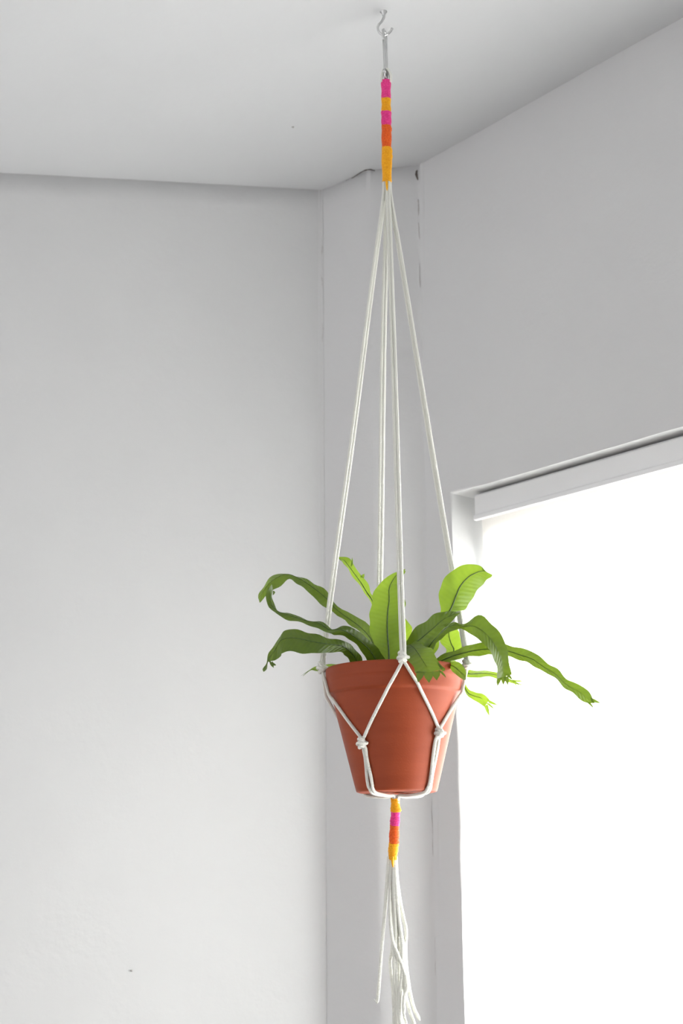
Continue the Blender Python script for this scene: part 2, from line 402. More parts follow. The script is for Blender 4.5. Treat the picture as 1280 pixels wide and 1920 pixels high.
# cracks and marks in the old plaster (thin ragged slivers sitting proud of the face by half a millimetre)
def sliver(name, pts, wid, parent, mat=M_CRACK):
    path = catmull(pts, 4); n = len(path)
    rad = [max(0.0002, wid * (0.35 + 0.65 * math.sin(math.pi * (i + .3) / n)) * (0.6 + 0.8 * random.random()) / 2) for i in range(n)]
    v, f, u = tube(path, rad, 5); return link(name, v, f, mat, parent)
def on_corner(px, py, lift=0.0):                    # pixel -> point at the ceiling joint
    p = at_z(px, py, CZ - 0.004); return p
sliver('crack', [at_z(x, y, CZ - 0.002) for x, y in ((648, 339), (660, 334), (672, 326), (683, 320), (693, 318), (702, 320), (716, 322))], 0.0022, wall_corner)
def corner_line(base, off, z0, z1, wid, mat):
    pts = []; n = max(3, int((z1 - z0) / 0.025))
    for i in range(n + 1):
        z = z0 + (z1 - z0) * i / n
        pts.append(flat(base) + off + Vector((random.uniform(-1, 1) * 0.0012, 0, z)))
    sliver('crack', pts, wid, wall_corner, mat)
oL = ldir * 0.0021 + c12 * 0.002; oR = -c23 * 0.0022 + rdir * 0.0026
sliver('crack', [flat(P3) + oR + Vector((-.001, 0, CZ - 0.012)), flat(P3) + oR + Vector((-.003, 0, CZ - 0.02)), flat(P3) + oR + Vector((0, 0, CZ - 0.034))], 0.005, wall_corner)
for z0, z1, wd in ((-.145, -.12, .0026), (-.09, -.03, .0016), (-.21, -.185, .002), (-.33, -.29, .0012)): corner_line(P1, oL, CZ + z0, CZ + z1, wd, M_SMUDGE)
for z0, z1, wd in ((-.11, -.075, .003), (-.16, -.125, .0022), (-.26, -.21, .0012), (-1.36, -1.22, .001), (-1.52, -1.42, .0012)): corner_line(P3, oR, CZ + z0, CZ + z1, wd, M_SMUDGE)
def hit_left(px, py):
    v = ray(px, py); k = (flat(P1) - CAM).dot(ln) / v.dot(ln); return CAM + v * k
for px, py, w_ in ((249, 1821, .003), (207, 352, .003), (310, 390, .0025)):
    p = hit_left(px, py) - ln * 0.0003; sliver('paint_chip', [p, p + ldir * .002 + Vector((0, 0, .001)), p + ldir * .004], w_, wall_left, M_SMUDGE)
p = at_z(547, 238, CZ - 0.0005); sliver('paint_chip', [p, p + Vector((.002, .001, 0)), p + Vector((.004, 0, 0))], .0035, ceiling, M_SMUDGE)

# ------------------------------------------------------------------ window and blind
win = bpy.data.objects.new('window_1', None); COL.objects.link(win); win.location = rw((S0 + S1) / 2, ZB, 0.16); win['kind'] = 'structure'
def wbox(bm, s0, s1, z0, z1, t0, t1):
    vv = [bm.verts.new(rw(s, z, t)) for s in (s0, s1) for z in (z0, z1) for t in (t0, t1)]
    for q in ((0, 1, 3, 2), (4, 6, 7, 5), (0, 4, 5, 1), (2, 3, 7, 6), (0, 2, 6, 4), (1, 5, 7, 3)): bm.faces.new([vv[i] for i in q])
bm = bmesh.new(); fw = 0.045
wbox(bm, S0, S0 + fw, ZB, ZT, .145, .195); wbox(bm, S1 - fw, S1, ZB, ZT, .145, .195)
wbox(bm, S0 + fw, S1 - fw, ZB, ZB + fw, .145, .195); wbox(bm, S0 + fw, S1 - fw, ZT - fw, ZT, .145, .195)
sm = (S0 + S1) / 2; wbox(bm, sm - .025, sm + .025, ZB + fw, ZT - fw, .148, .192)
bmesh.ops.bevel(bm, geom=list(bm.edges), offset=0.003, segments=1, affect='EDGES')
from_bm('window_frame', bm, M_UPVC, win)
for a, b in ((S0 + fw - .005, sm - .02), (sm + .02, S1 - fw + .005)):
    bm = bmesh.new(); wbox(bm, a, b, ZB + fw - .005, ZT - fw + .005, .168, .172); from_bm('pane', bm, M_GLASS, win)
bm = bmesh.new(); wbox(bm, S0 - .03, S1 + .03, ZB - .025, ZB + .003, -.03, .15); bmesh.ops.bevel(bm, geom=list(bm.edges), offset=0.004, segments=2, affect='EDGES')
from_bm('window_sill', bm, M_UPVC, win)

RT = 0.026                                          # the rail's face sits this far inside the wall face
sr, zr0 = hit_wall(889, 919, RT); _, zr1 = hit_wall(889, 974, RT)
_, zq0 = hit_wall(1275, 814, RT); _, zq1 = hit_wall(1275, 877, RT)
print('rail', sr, zr0, zr1, zq0, zq1, 'ZT', ZT)
ztop, zbot = (zr0 + zq0) / 2, (zr1 + zq1) / 2
ztop = min(ztop, ZT - 0.004)
S1R = S1 - 0.02
blind = thing('roller_blind', 'white roller blind pulled down over the window, with a pale grey head rail', 'blind', rw((sr + S1R) / 2, zbot, 0.06))
def rail_profile(s):
    h = ztop - zbot
    prof = [(RT + .004, ztop), (RT, ztop - .004), (RT, zbot + .012), (RT - .001, zbot + .010), (RT - .004, zbot + .008), (RT - .004, zbot + .001), (RT - .002, zbot),
            (RT + .004, zbot), (RT + .006, zbot + .006), (RT + .030, zbot + .014), (RT + .050, ztop - .02), (RT + .046, ztop)]
    return [rw(s, z, t) for t, z in prof]
a, b = rail_profile(sr), rail_profile(S1R); n = len(a)
vs = a + b; fs = [(i, (i + 1) % n, (i + 1) % n + n, i + n) for i in range(n)] + [tuple(range(n - 1, -1, -1)), tuple(range(n, 2 * n))]
link('head_rail', vs, fs, M_RAIL, blind, smooth=False)
# fabric hangs from the rail almost to the sill
sf, _ = hit_wall(908, 1100, 0.062)
print('fabric edge', sf, 'jamb', S0)
vs, fs = [], []; ns, nz = 40, 50
for t_ in (0, 0.0012):
    for j in range(nz + 1):
        z = ZB + 0.05 + (zbot + 0.02 - ZB - 0.05) * j / nz
        for i in range(ns + 1):
            s = sf + (S1R - 0.02 - sf) * i / ns
            vs.append(rw(s, z, 0.062 + t_ + 0.0012 * math.sin(s * 7 + z * 1.5)))
m_ = ns + 1
for L_ in (0, 1):
    o = L_ * m_ * (nz + 1)
    for j in range(nz):
        for i in range(ns): q = (o + j * m_ + i, o + j * m_ + i + 1, o + (j + 1) * m_ + i + 1, o + (j + 1) * m_ + i); fs.append(q if L_ == 0 else q[::-1])
# one sheet is enough for light to pass once: keep only the front sheet
vs = vs[:m_ * (nz + 1)]; fs = fs[:ns * nz]
link('blind_fabric', vs, fs, M_BLIND, blind)
bm = bmesh.new(); wbox(bm, sf, S1R - 0.02, ZB + .03, ZB + .055, .055, .069); bmesh.ops.bevel(bm, geom=list(bm.edges), offset=0.003, segments=2, affect='EDGES')
from_bm('bottom_bar', bm, M_UPVC, blind)

# ------------------------------------------------------------------ ceiling hook and spring clip
hook = thing('ceiling_hook', 'small steel screw hook fixed in the ceiling', 'hook', hook_top)
hp = [hook_top + Vector((0, 0, 0.004))] + [at(x, y) for x, y in ((719.5, 29), (719, 34), (715, 41), (709.5, 47), (708, 53), (710.5, 60), (717, 65), (725, 64.5), (731, 60), (735, 53.5))]
v, f, u = tube(catmull(hp, 5), 0.0021, 10); link('shank', v, f, M_STEEL, hook)
v, f, u = lathe([(0.0001, 0.001), (0.0055, 0.001), (0.0058, -0.0008), (0.004, -0.0022), (0.003, -0.004), (0.0021, -0.007)], 20)
link('collar', [p + hook_top for p in v], f, M_STEEL, hook)

clip_top, clip_bot = at(720.5, 57.5), at(723.3, 148.5)
clip = thing('spring_clip', 'narrow steel spring clip hanging from the ceiling hook', 'clip', clip_bot)
ax = (clip_top - clip_bot); Lc = ax.length; axn = ax.normalized()
side = Vector((0.27, 1.0, 0)).normalized(); side = (side - axn * side.dot(axn)).normalized()
def cp(u_, w_): return clip_bot + axn * (u_ * Lc) + side * w_
loop = []
w0, w1 = 0.010, 0.0065
for k in range(12): a = math.pi * k / 11; loop.append(cp(0.10 - 0.10 * math.sin(a), -math.cos(a) * w1))
for k in range(1, 10): t = k / 10; loop.append(cp(0.10 + 0.78 * t, w1 + (w0 - w1) * t))
for k in range(12): a = math.pi * k / 11; loop.append(cp(0.88 + 0.12 * math.sin(a), math.cos(a) * w0))
loop.append(cp(0.82, -w0)); loop.append(cp(0.74, -w0 * .97))
v, f, u = tube(loop, 0.0022, 10); link('body', v, f, M_STEEL, clip)
v, f, u = tube([cp(0.10, -w1), cp(0.2, -w1 * 1.02), cp(0.6, -w0 * .9), cp(0.78, -w0 * .97)], 0.0017, 8); link('gate', v, f, M_STEEL, clip)
v, f, u = tube([cp(0.115, -w1 - .004), cp(0.115, -w1 + .004)], 0.0026, 10); link('pivot', v, f, M_STEEL, clip)

# ------------------------------------------------------------------ flower pot
pot_c = at(743.5, 1486)                              # middle of the pot's base
PZ = pot_c.z
K = 0.000757                                        # metres per pixel at the pot
zrim = at(743, 1254).z - PZ                         # height of the pot
Rt, Rrb, Rb0, Rb1 = 0.0990, 0.0952, 0.0903, 0.0575
hr = zrim - 0.040
outer = [(0.010, 0.004), (0.010, 0.0), (Rb1 - 0.004, 0.0), (Rb1 - 0.001, 0.0012), (Rb1, 0.004)]
for k in range(1, 11): t = k / 10; outer.append((Rb1 + (Rb0 - Rb1) * t, 0.004 + (hr - 0.004) * t))
outer += [(Rb0 + 0.0002, hr + 0.0012), (Rb0 + 0.0010, hr + 0.0022), (Rrb - 0.0018, hr + 0.0036), (Rrb - 0.0004, hr + 0.0046), (Rrb + 0.0002, hr + 0.0062), (Rrb + 0.0004, hr + 0.009),
          (Rrb + 0.0012, hr + 0.018), (Rrb + 0.0016, hr + 0.0215), (Rrb + 0.0026, hr + 0.0228), (Rrb + 0.0029, hr + 0.0245), (Rt - 0.0003, zrim - 0.010), (Rt, zrim - 0.004), (Rt - 0.0004, zrim - 0.0018), (Rt - 0.0016, zrim - 0.0004),
          (Rt - 0.004, zrim), (Rt - 0.008, zrim - 0.001), (Rt - 0.0095, zrim - 0.004), (Rt - 0.012, hr), (Rb0 - 0.009, hr - 0.01), (Rb1 - 0.006, 0.010), (0.010, 0.009), (0.010, 0.004)]
v, f, u = lathe(outer, 96)
pot = thing('flower_pot', 'terracotta flower pot held in the cord hanger', 'flower pot', pot_c)
link('pot_body', [p + pot_c for p in v], f, M_TERRA, pot)
sv, sf_ = [], []
nr_, na = 10, 40
for i in range(nr_ + 1):
    for k in range(na):
        r_ = 0.086 * i / nr_; a = 2 * math.pi * k / na; p = Vector((r_ * math.cos(a), r_ * math.sin(a), zrim - 0.022))
        p.z += 0.006 * noise.noise(p * 60) + 0.006 * (1 - i / nr_); sv.append(p + pot_c)
for i in range(nr_):
    for k in range(na): l = (k + 1) % na; sf_.append((i * na + k, (i + 1) * na + k, (i + 1) * na + l, i * na + l))
link('soil', sv, sf_, M_SOIL, pot)

def pot_r(z):                                       # outer radius of the pot at height z above its base
    if z <= 0: return 0.0
    if z < hr: return Rb1 + (Rb0 - Rb1) * z / hr
    return Rrb + (Rt - Rrb) * min(1, (z - hr) / (zrim - hr))

# ------------------------------------------------------------------ macrame hanger
CR = 0.0023                                        # cord radius
wrap_top, wrap_bot = at(723.5, 152), at(725.0, 342)
hang = thing('plant_hanger', 'white knotted cord plant hanger with pink, yellow and orange yarn wraps', 'plant hanger', at(741, 1500))
def az(theta, r, z):                                # theta measured from the side facing the camera, positive to the right
    return pot_c + Vector((r * math.sin(theta), -r * math.cos(theta), z))
rad = math.radians
UP = [(rad(4.5), zrim + 0.002), (rad(86), zrim + 0.004), (rad(192), zrim + 0.004), (rad(-91), zrim + 0.003)]
LOW = [(rad(46), 0.0775), (rad(139), 0.072), (rad(229), 0.070), (rad(-38), 0.064)]    # LOW[k] sits between UP[k] and UP[k+1]
upk = [az(t, Rt + 0.0045, z) for t, z in UP]
lowk = [az(t, pot_r(z) + 0.0042, z) for t, z in LOW]
def hug(a, b, n=14):                                # from a to b, kept outside the pot
    out = []
    for i in range(n + 1):
        p = a.lerp(b, i / n); q = p - pot_c; r_ = math.hypot(q.x, q.y); z = q.z
        rm = pot_r(z) + CR * 0.95
        if z < zrim and hr - 0.004 < z < hr + 0.008: rm = max(rm, Rrb + CR * 0.9)
        if r_ < rm and z < zrim + 0.001: s_ = rm / max(r_, 1e-6); q.x *= s_; q.y *= s_
        out.append(pot_c + q)
    # smooth so the cord stays taut
    for _ in range(2):
        for i in range(1, n):
            s_ = (out[i - 1] + out[i + 1]) * 0.5
            q = s_ - pot_c; r_ = math.hypot(q.x, q.y); rm = pot_r(q.z) + CR * 0.9
            if r_ < rm: q.x *= rm / r_; q.y *= rm / r_
            out[i] = pot_c + q
    return out
gather = pot_c + Vector((-0.0015, 0, -0.0085))
pair_off = [Vector((1, -0.15, 0)), Vector((0.8, -0.6, 0)), Vector((1, 0.1, 0)), Vector((0.8, 0.6, 0))]
bundle = [Vector((0.0015, -0.006, 0)), Vector((0.0062, 0.0, 0)), Vector((-0.001, 0.005, 0)), Vector((-0.0058, 0, 0))]
for k in range(4):
    off = pair_off[k].normalized()
    for s_ in (-1, 1):
        top = wrap_bot + Vector((0, 0, 0.02)) + bundle[k] * 0.55 + off * s_ * CR * 0.5
        mid = wrap_bot + Vector((0, 0, -0.03)) + bundle[k] * 0.9 + off * s_ * CR * 0.8
        end = upk[k] + off * s_ * CR * 0.97 + Vector((0, 0, 0.006))
        path = [top, wrap_bot + bundle[k] * 0.6 + off * s_ * CR * 0.6, mid]
        for i in range(1, 9):
            t = i / 9; q = mid.lerp(end, t); w = math.sin(t * math.pi * (1.5 + 0.5 * k) + k) * 0.0006
            path.append(q + off * (s_ * CR * 0.15 * math.sin(math.pi * t)) + Vector((w, w, 0)))
        path += [end, upk[k]]
        v, f, u = tube(catmull(path, 5), CR, 10); link('hanging_cord', v, f, M_CORD, hang, u)
        # down and sideways to the lower knot
        lk = lowk[k] if s_ > 0 else lowk[k - 1]
        dirn = (lk - upk[k]); dirn.z = 0
        st = upk[k] + Vector((0, 0, -0.004))
        pts = hug(st, lk + Vector((0, 0, 0.004)))
        if k == 3 and s_ < 0 or (k == 3 and lk is lowk[2]):    # this one hangs slack behind the pot's side
            for i, p in enumerate(pts):
                p += Vector((-0.004, 0, 0)) * math.sin(math.pi * i / (len(pts) - 1))
        v, f, u = tube(catmull(pts, 2), CR, 10); link('cradle_cord', v, f, M_CORD, hang, u)
        # from the lower knot down the side and under the base
for k in range(4):
    th, zl = LOW[k]
    tang = Vector((math.cos(th), math.sin(th), 0))
    for s_ in (-1, 1):
        pts = [lowk[k]]
        for t in (0.12, 0.3, 0.5, 0.7, 0.88): z = zl * (1 - t); pts.append(az(th, pot_r(z) + CR * 1.0, z) + tang * s_ * CR * (1.1 + 0.5 * math.sin(t * 6 + k)))
        pts.append(az(th, Rb1 + CR * 0.8, 0.003) + tang * s_ * CR * 1.2)
        pts.append(az(th, Rb1 - 0.006, -CR * 1.25) + tang * s_ * CR * 1.2)
        inn = az(th, 0.022, -CR * 1.5 - 0.0018) + tang * s_ * CR * 1.0
        pts += [inn, gather + Vector((math.sin(th) * 0.006, -math.cos(th) * 0.006, 0.0035)) + tang * s_ * CR * .5, gather + Vector((math.sin(th) * 0.0025, -math.cos(th) * 0.0025, -0.012))]
        v, f, u = tube(catmull(pts, 4), CR, 10); link('cradle_cord', v, f, M_CORD, hang, u)
def knot(c, size, seed):
    """overhand knot: wraps of cord crossing over a tight core"""
    rnd = random.Random(seed); parts = []
    for tilt, dz, sc in ((rnd.uniform(.45, .7), .35, .78), (rnd.uniform(-.25, .05), -.15, .95), (rnd.uniform(-.75, -.5), -.5, .72), (1.25, 0.05, .80)):
        path = []; yaw = Matrix.Rotation(rnd.uniform(-.5, .5), 3, 'Z'); rot = yaw @ Matrix.Rotation(tilt, 3, 'Y')
        for i in range(24):
            t = 2 * math.pi * i / 24
            path.append(c + (rot @ Vector((math.cos(t) * sc, math.sin(t) * sc, 0.12 * math.sin(2 * t))) + Vector((0, 0, dz))) * size)
        parts.append(tube(path, CR * 1.05, 8, closed=True))
    core = lathe([(0.0002, -size), (size * .55, -size * .8), (size * .8, 0), (size * .55, size * .8), (0.0002, size)], 12)
    parts.append(([p + c for p in core[0]], core[1], core[2]))
    return merge(*parts)
for i, c in enumerate(upk):
    v, f, u = knot(c, 0.0074, i + 3); link('knot', v, f, M_CORD, hang, u)
for i, c in enumerate(lowk):
    v, f, u = knot(c + (c - pot_c - Vector((0, 0, c.z - pot_c.z))).normalized() * 0.0015, 0.0068, i + 13); link('knot', v, f, M_CORD, hang, u)

def yarn_band(a, b, r_top, r_bot, mat, seed, bumps=()):
    """coil of yarn wound round the bundle from a (top) to b (bottom), uneven as wound by hand"""
    rnd = random.Random(seed); ax_ = b - a; Lb = ax_.length; d = ax_.normalized()
    e1 = d.orthogonal().normalized(); e2 = d.cross(e1)
    yr = 0.00088; turns = max(4, int(Lb / (yr * 1.75))); path = []; n = turns * 12
    for i in range(n + 1):
        t = i / n; ang = 2 * math.pi * turns * t
        r_ = r_top + (r_bot - r_top) * t + 0.0004 * math.sin(t * 9 + seed) + 0.0002 * math.sin(ang * 0.37 + seed)
        for (bt, ba, bh) in bumps:
            r_ += bh * math.exp(-((t - bt) / 0.06) ** 2) * max(0, math.cos(ang - ba)) ** 2
        path.append(a + d * (Lb * t) + (e1 * math.cos(ang) + e2 * math.sin(ang)) * (r_ - yr))
    coil = tube(path, yr, 6)
    core = lathe([(0.0002, 0.0005), (r_top - yr, 0.0005), (r_bot - yr, Lb - 0.0005), (0.0002, Lb - 0.0005)], 16)
    Mx = Matrix((e1, e2, d)).transposed()
    core = ([a + Mx @ p for p in core[0]], core[1], core[2])
    v, f, u = merge(coil, core)
    return link('yarn_wrap', v, f, mat, hang, u)
def e_ang(a, b, px):                                # coil angle that faces image right
    d = (b - a).normalized(); e1 = d.orthogonal().normalized(); e2 = d.cross(e1); return math.atan2(right.dot(e2), right.dot(e1))
bands = [(152, 186.5, 9.6, 8.9, M_PINK, []), (186, 211.5, 8.9, 9.2, M_YEL, []), (211, 237, 10, 9.3, M_PINK, []),
         (236.5, 278, 9.6, 9.3, M_ORG, [(0.15, 0, 0.0016)]), (277.5, 342, 10, 9.0, M_YEL, [(0.1, 0, 0.0016), (0.25, 0, 0.0016)])]
def wx(y): return 723.3 + (y - 152) / 190 * 2.0
for i, (y0, y1, ra, rb, mt, bp_) in enumerate(bands):
    a, b = at(wx(y0), y0), at(wx(y1), y1); kk = K * 1.12
    yarn_band(a, b, ra * kk, rb * kk, mt, i, [(t, e_ang(a, b, 0), h) for t, _, h in bp_])
low = [(1497, 1523, 740.5, 741.5, 8.2, 10, M_YEL, [(0.85, 0, 0.0016)]), (1522, 1549, 741.5, 739.5, 9.0, 9.6, M_PINK, []),
       (1548, 1582, 739.5, 738, 9.4, 9.8, M_ORG, [(0.9, 0, 0.0012)]), (1581, 1612, 737.5, 735.8, 9.8, 8.8, M_YEL, [(0.1, 0, 0.0014)])]
for i, (y0, y1, x0, x1, ra, rb, mt, bp_) in enumerate(low):
    a, b = at(x0, y0), at(x1, y1)
    yarn_band(a, b, ra * K, rb * K, mt, i + 20, [(t, e_ang(a, b, 0), h) for t, _, h in bp_])
def tail(x0, y0, x1, y1):
    a, b = at(x0, y0, -0.0075), at(x1, y1, -0.006)
    v, f, u = tube([a, a.lerp(b, .35), a.lerp(b, .7), b], [0.0021, 0.0019, 0.0015, 0.0007], 7); link('yarn_tail', v, f, M_YEL, hang)
tail(724.5, 338, 725.3, 357); tail(735, 1606, 736.5, 1626)
# two cord loops over the bottom of the clip
for s_ in (-1, 1):
    dv = Vector((0, 0.0028 * s_, 0)); pts = []
    for x, y in ((718.5, 158), (715.5, 150), (715.5, 142), (718.5, 135), (723.3, 131.5), (728, 135), (731.5, 142), (731.5, 150), (728.5, 158)): pts.append(at(x, y) + dv)
    v, f, u = tube(catmull(pts, 5), CR * 1.05, 9); link('cord_loop', v, f, M_CORD, hang, u)
# tassel below the lower wrap
strands = [
    (-0.002, [(729, 1606), (726, 1640), (722, 1700), (716, 1770), (711.5, 1830), (709, 1862), (706.5, 1881)]),
    (-0.005, [(733, 1606), (731.5, 1650), (731, 1715), (735, 1760), (745, 1788), (757, 1820), (763, 1850), (757, 1872), (757, 1905)]),
    (0.002, [(735, 1606), (735, 1660), (737, 1720), (735, 1780), (731, 1805), (736, 1850), (738, 1885), (739, 1928)]),
    (-0.003, [(738, 1606), (738, 1660), (741, 1730), (741, 1780), (744, 1840), (746, 1890), (751, 1930)]),
    (0.004, [(736.5, 1606), (737, 1660), (744, 1740), (748, 1800), (748, 1850), (751, 1900), (757, 1926)]),
    (0.0, [(740, 1606), (741, 1650), (746, 1710), (752, 1750), (753, 1800), (757, 1850), (768, 1895), (778, 1924)]),
    (0.005, [(742, 1606), (744, 1645), (750, 1690), (757, 1725), (761, 1745), (760, 1790), (765, 1840), (774, 1885), (787, 1914)]),
    (0.006, [(737, 1606), (739, 1660), (746, 1730), (757, 1770), (758, 1815), (752, 1855), (755, 1895), (762, 1926)]),
    (-0.001, [(734, 1606), (734, 1670), (735.5, 1740), (739, 1800), (739.5, 1850), (743, 1900), (745, 1931)]),
    (-0.004, [(739, 1606), (742, 1655), (747, 1715), (753, 1765), (754, 1815), (750, 1860), (749, 1905), (753, 1929)]),
]
for i, (dd, pp) in enumerate(strands):
    n = len(pp)
    pts = [at(x, y, dd * (0.4 + 1.2 * j / n) + 0.002 * math.sin(j * 1.3 + i)) for j, (x, y) in enumerate(pp)]
    path = catmull(pts, 5); R_ = [CR * 1.06] * len(path); R_[-1] = CR * 0.45; R_[-2] = CR * 1.0; R_[-3] = CR * 1.15
    v, f, u = tube(path, R_, 9); st = link('tassel_strand', v, f, M_CORD, hang, u)
    if i == 0:
        fr = [at(706.5, 1880, dd), at(703.5, 1876, dd - .001), at(701, 1873, dd)]
        v, f, u = tube(fr, [0.0012, 0.0008, 0.0004], 6); link('frayed_end', v, f, M_CORD, st, u)

# ------------------------------------------------------------------ fern
crown = pot_c + Vector((0, 0, zrim - 0.018))
fern = thing('potted_fern', 'green fern with strappy crested fronds growing in the terracotta pot', 'fern', crown)
def c3(x, y): return 460 + x / 4.0, 1020 + y / 4.0
def c4(x, y): return 700 + x / 2.909, 1020 + y / 2.909
NC = 8
def frond(cv, secs, mat, bow=0.12, wav=0.0019, seed=0, rib=True, tip=None, prongs=(), ribr=0.0011, thick=0.0006):
    """secs: (xa, ya, da, xb, yb, db): the two edges of the blade, d in centimetres behind the hanger's middle"""
    A = [at(*cv(s[0], s[1]), s[2] / 100) for s in secs]; B = [at(*cv(s[3], s[4]), s[5] / 100) for s in secs]
    if tip: p = at(*cv(tip[0], tip[1]), tip[2] / 100); A.append(p); B.append(p + Vector((0.0006, 0, 0)))
    A, B = [a + (a - b) * 0.05 for a, b in zip(A, B)], [b + (b - a) * 0.05 for a, b in zip(A, B)]
    n = 5; A = catmull(A, n); B = catmull(B, n); m_ = len(A)
    rnd = random.Random(seed); vs, uv, rib_pts = [], [], []; Ln = 0; ph = rnd.uniform(0, 6)
    mids = [(a + b) / 2 for a, b in zip(A, B)]
    for i in range(m_):
        if i: Ln += (mids[i] - mids[i - 1]).length
        t = (mids[min(i + 1, m_ - 1)] - mids[max(i - 1, 0)]).normalized()
        w = B[i] - A[i]; wl = w.length; nn = w.cross(t)
        nn = nn.normalized() if nn.length > 1e-9 else Vector((0, -1, 0))
        if i == 0: n_prev = nn
        if nn.dot(n_prev) < 0: nn = -nn
        n_prev = nn
        for k in range(NC + 1):
            q = k / NC; e = 2 * q - 1
            h = bow * wl * (abs(e) ** 1.3) + wav * math.sin(Ln * 150 + ph + (1.6 if e > 0 else 0)) * max(0, abs(e) - 0.3) * min(1, wl / 0.012)
            p = A[i].lerp(B[i], q) + nn * h
            edge = 0.0008 * math.sin(Ln * 230 + ph * 2 + (2 if e > 0 else 0)) * (abs(e) ** 4) * min(1, wl / 0.012)
            p += w.normalized() * edge * (1 if e > 0 else -1) if wl > 1e-6 else Vector()
            vs.append(p); uv.append((e, Ln))
            if k == NC // 2: rib_pts.append((p, nn, wl))
    fs = []
    for i in range(m_ - 1):
        for k in range(NC): a = i * (NC + 1) + k; fs.append((a, a + 1, a + NC + 2, a + NC + 1))
    # crested lobes at the tip
    for (x0, y0, x1, y1, x2, y2, dd) in prongs:
        o = len(vs)
        a, b, c = (at(*cv(*q), dd / 100) for q in ((x0, y0), (x1, y1), (x2, y2)))
        ab = (a + b) / 2; mc = ab.lerp(c, .55) + Vector((0, -0.001, 0))
        for p in (a, ab, b, a.lerp(c, .5) + (a - b) * .13, mc, b.lerp(c, .5) + (b - a) * .13, c): vs.append(p); uv.append((0.5, Ln))
        fs += [(o, o + 1, o + 4, o + 3), (o + 1, o + 2, o + 5, o + 4), (o + 3, o + 4, o + 6), (o + 4, o + 5, o + 6)]
    fo = link('frond', vs, fs, mat, fern, uv)
    if rib:
        k1 = int(m_ * 0.9); rp = [p - nn * 0.0002 for p, nn, wl in rib_pts[:k1]]
        R_ = [ribr * (1 if mat is M_LEAF_Y else 0.7) * (1 - 0.75 * i / max(1, k1 - 1)) * min(1, 0.25 + rib_pts[i][2] / 0.012) for i in range(k1)]
        v, f, u = tube(rp, R_, 6); ro = link('midrib', v, f, M_RIB if mat is M_LEAF_Y else M_RIB_D, None, u); ro.parent = fo; 
    return fo
# left, arching up and over, passing behind the left cords
frond(c3, [(1030, 930, 0, 985, 930, 1), (1010, 840, 1, 945, 850, 3), (985, 720, 2, 900, 715, 4), (880, 590, 4, 820, 640, 5.5), (690, 465, 5, 690, 530, 5), (610, 350, 5, 585, 450, 4.5),
           (500, 280, 5.2, 470, 345, 4.2), (405, 238, 5.2, 405, 285, 3.6), (290, 205, 5, 330, 248, 3), (180, 240, 4.5, 240, 300, 2.6), (112, 330, 4, 180, 345, 2.4), (94, 395, 3.6, 130, 400, 2.4)],
      M_LEAF_D, bow=0.14, seed=1, tip=(106, 440, 3))
# left, curling up at its end, in front of the cords
frond(c3, [(1060, 930, -1, 930, 930, -1), (1045, 880, -1.5, 920, 885, -2), (990, 790, -3, 860, 785, -3.5), (880, 690, -4.5, 765, 705, -5), (800, 628, -5.5, 700, 682, -6.2), (725, 612, -6, 655, 668, -6.8), (655, 632, -6.4, 600, 652, -7.4),
           (565, 577, -6.6, 540, 615, -7.8), (480, 563, -6.8, 460, 592, -8), (400, 538, -6.6, 380, 572, -7.8), (310, 505, -6.2, 290, 542, -7.4), (255, 497, -5.8, 230, 512, -7), (215, 450, -5.4, 180, 465, -6.4),
           (207, 395, -5, 165, 392, -5.8), (210, 345, -4.6, 172, 345, -5.4)],
      M_LEAF_D, bow=0.13, seed=2, tip=(196, 298, -5), prongs=((205, 350, 205, 385, 224, 362, -4.8), (170, 350, 185, 325, 160, 330, -5.4)))
# left, lowest, broad and hanging over
frond(c3, [(900, 930, -1, 820, 940, -2), (885, 885, -2, 805, 912, -3), (840, 810, -4, 770, 850, -4.5), (760, 735, -6, 710, 805, -6.8), (640, 700, -7.2, 600, 803, -8.6), (510, 665, -8, 480, 798, -9.8), (420, 635, -8.2, 380, 785, -10.2),
           (350, 627, -8.4, 300, 785, -10.4), (275, 650, -8.6, 255, 798, -10.2), (232, 705, -8.8, 238, 840, -9.8), (192, 780, -9, 216, 862, -9.6), (170, 828, -9.1, 188, 874, -9.4), (158, 895, -9.2, 170, 885, -9.2), (128, 935, -9.2, 158, 935, -9.2)],
      M_LEAF_D, bow=0.13, seed=3, tip=(135, 958, -9.2), prongs=((172, 880, 185, 872, 200, 905, -9.3), (180, 895, 205, 880, 212, 930, -9.3), (200, 885, 208, 910, 232, 908, -9.3)))
# pale frond rising at the back, in the backlit green
frond(c3, [(1060, 930, 1, 1030, 930, 1), (1020, 700, 4, 985, 710, 4), (970, 440, 7, 950, 465, 7.5), (938, 370, 7.6, 890, 368, 8.6), (900, 290, 8, 832, 290, 9.2), (850, 228, 8.4, 782, 215, 9.6), (795, 145, 8.6, 737, 160, 9.8), (755, 112, 8.6, 715, 128, 9.6)],
      M_LEAF_Y, bow=0.12, seed=4, tip=(668, 92, 9.2), prongs=((790, 175, 806, 150, 800, 98, 8.8), (860, 245, 885, 262, 892, 222, 8.5), (715, 128, 712, 110, 676, 66, 9.3)))
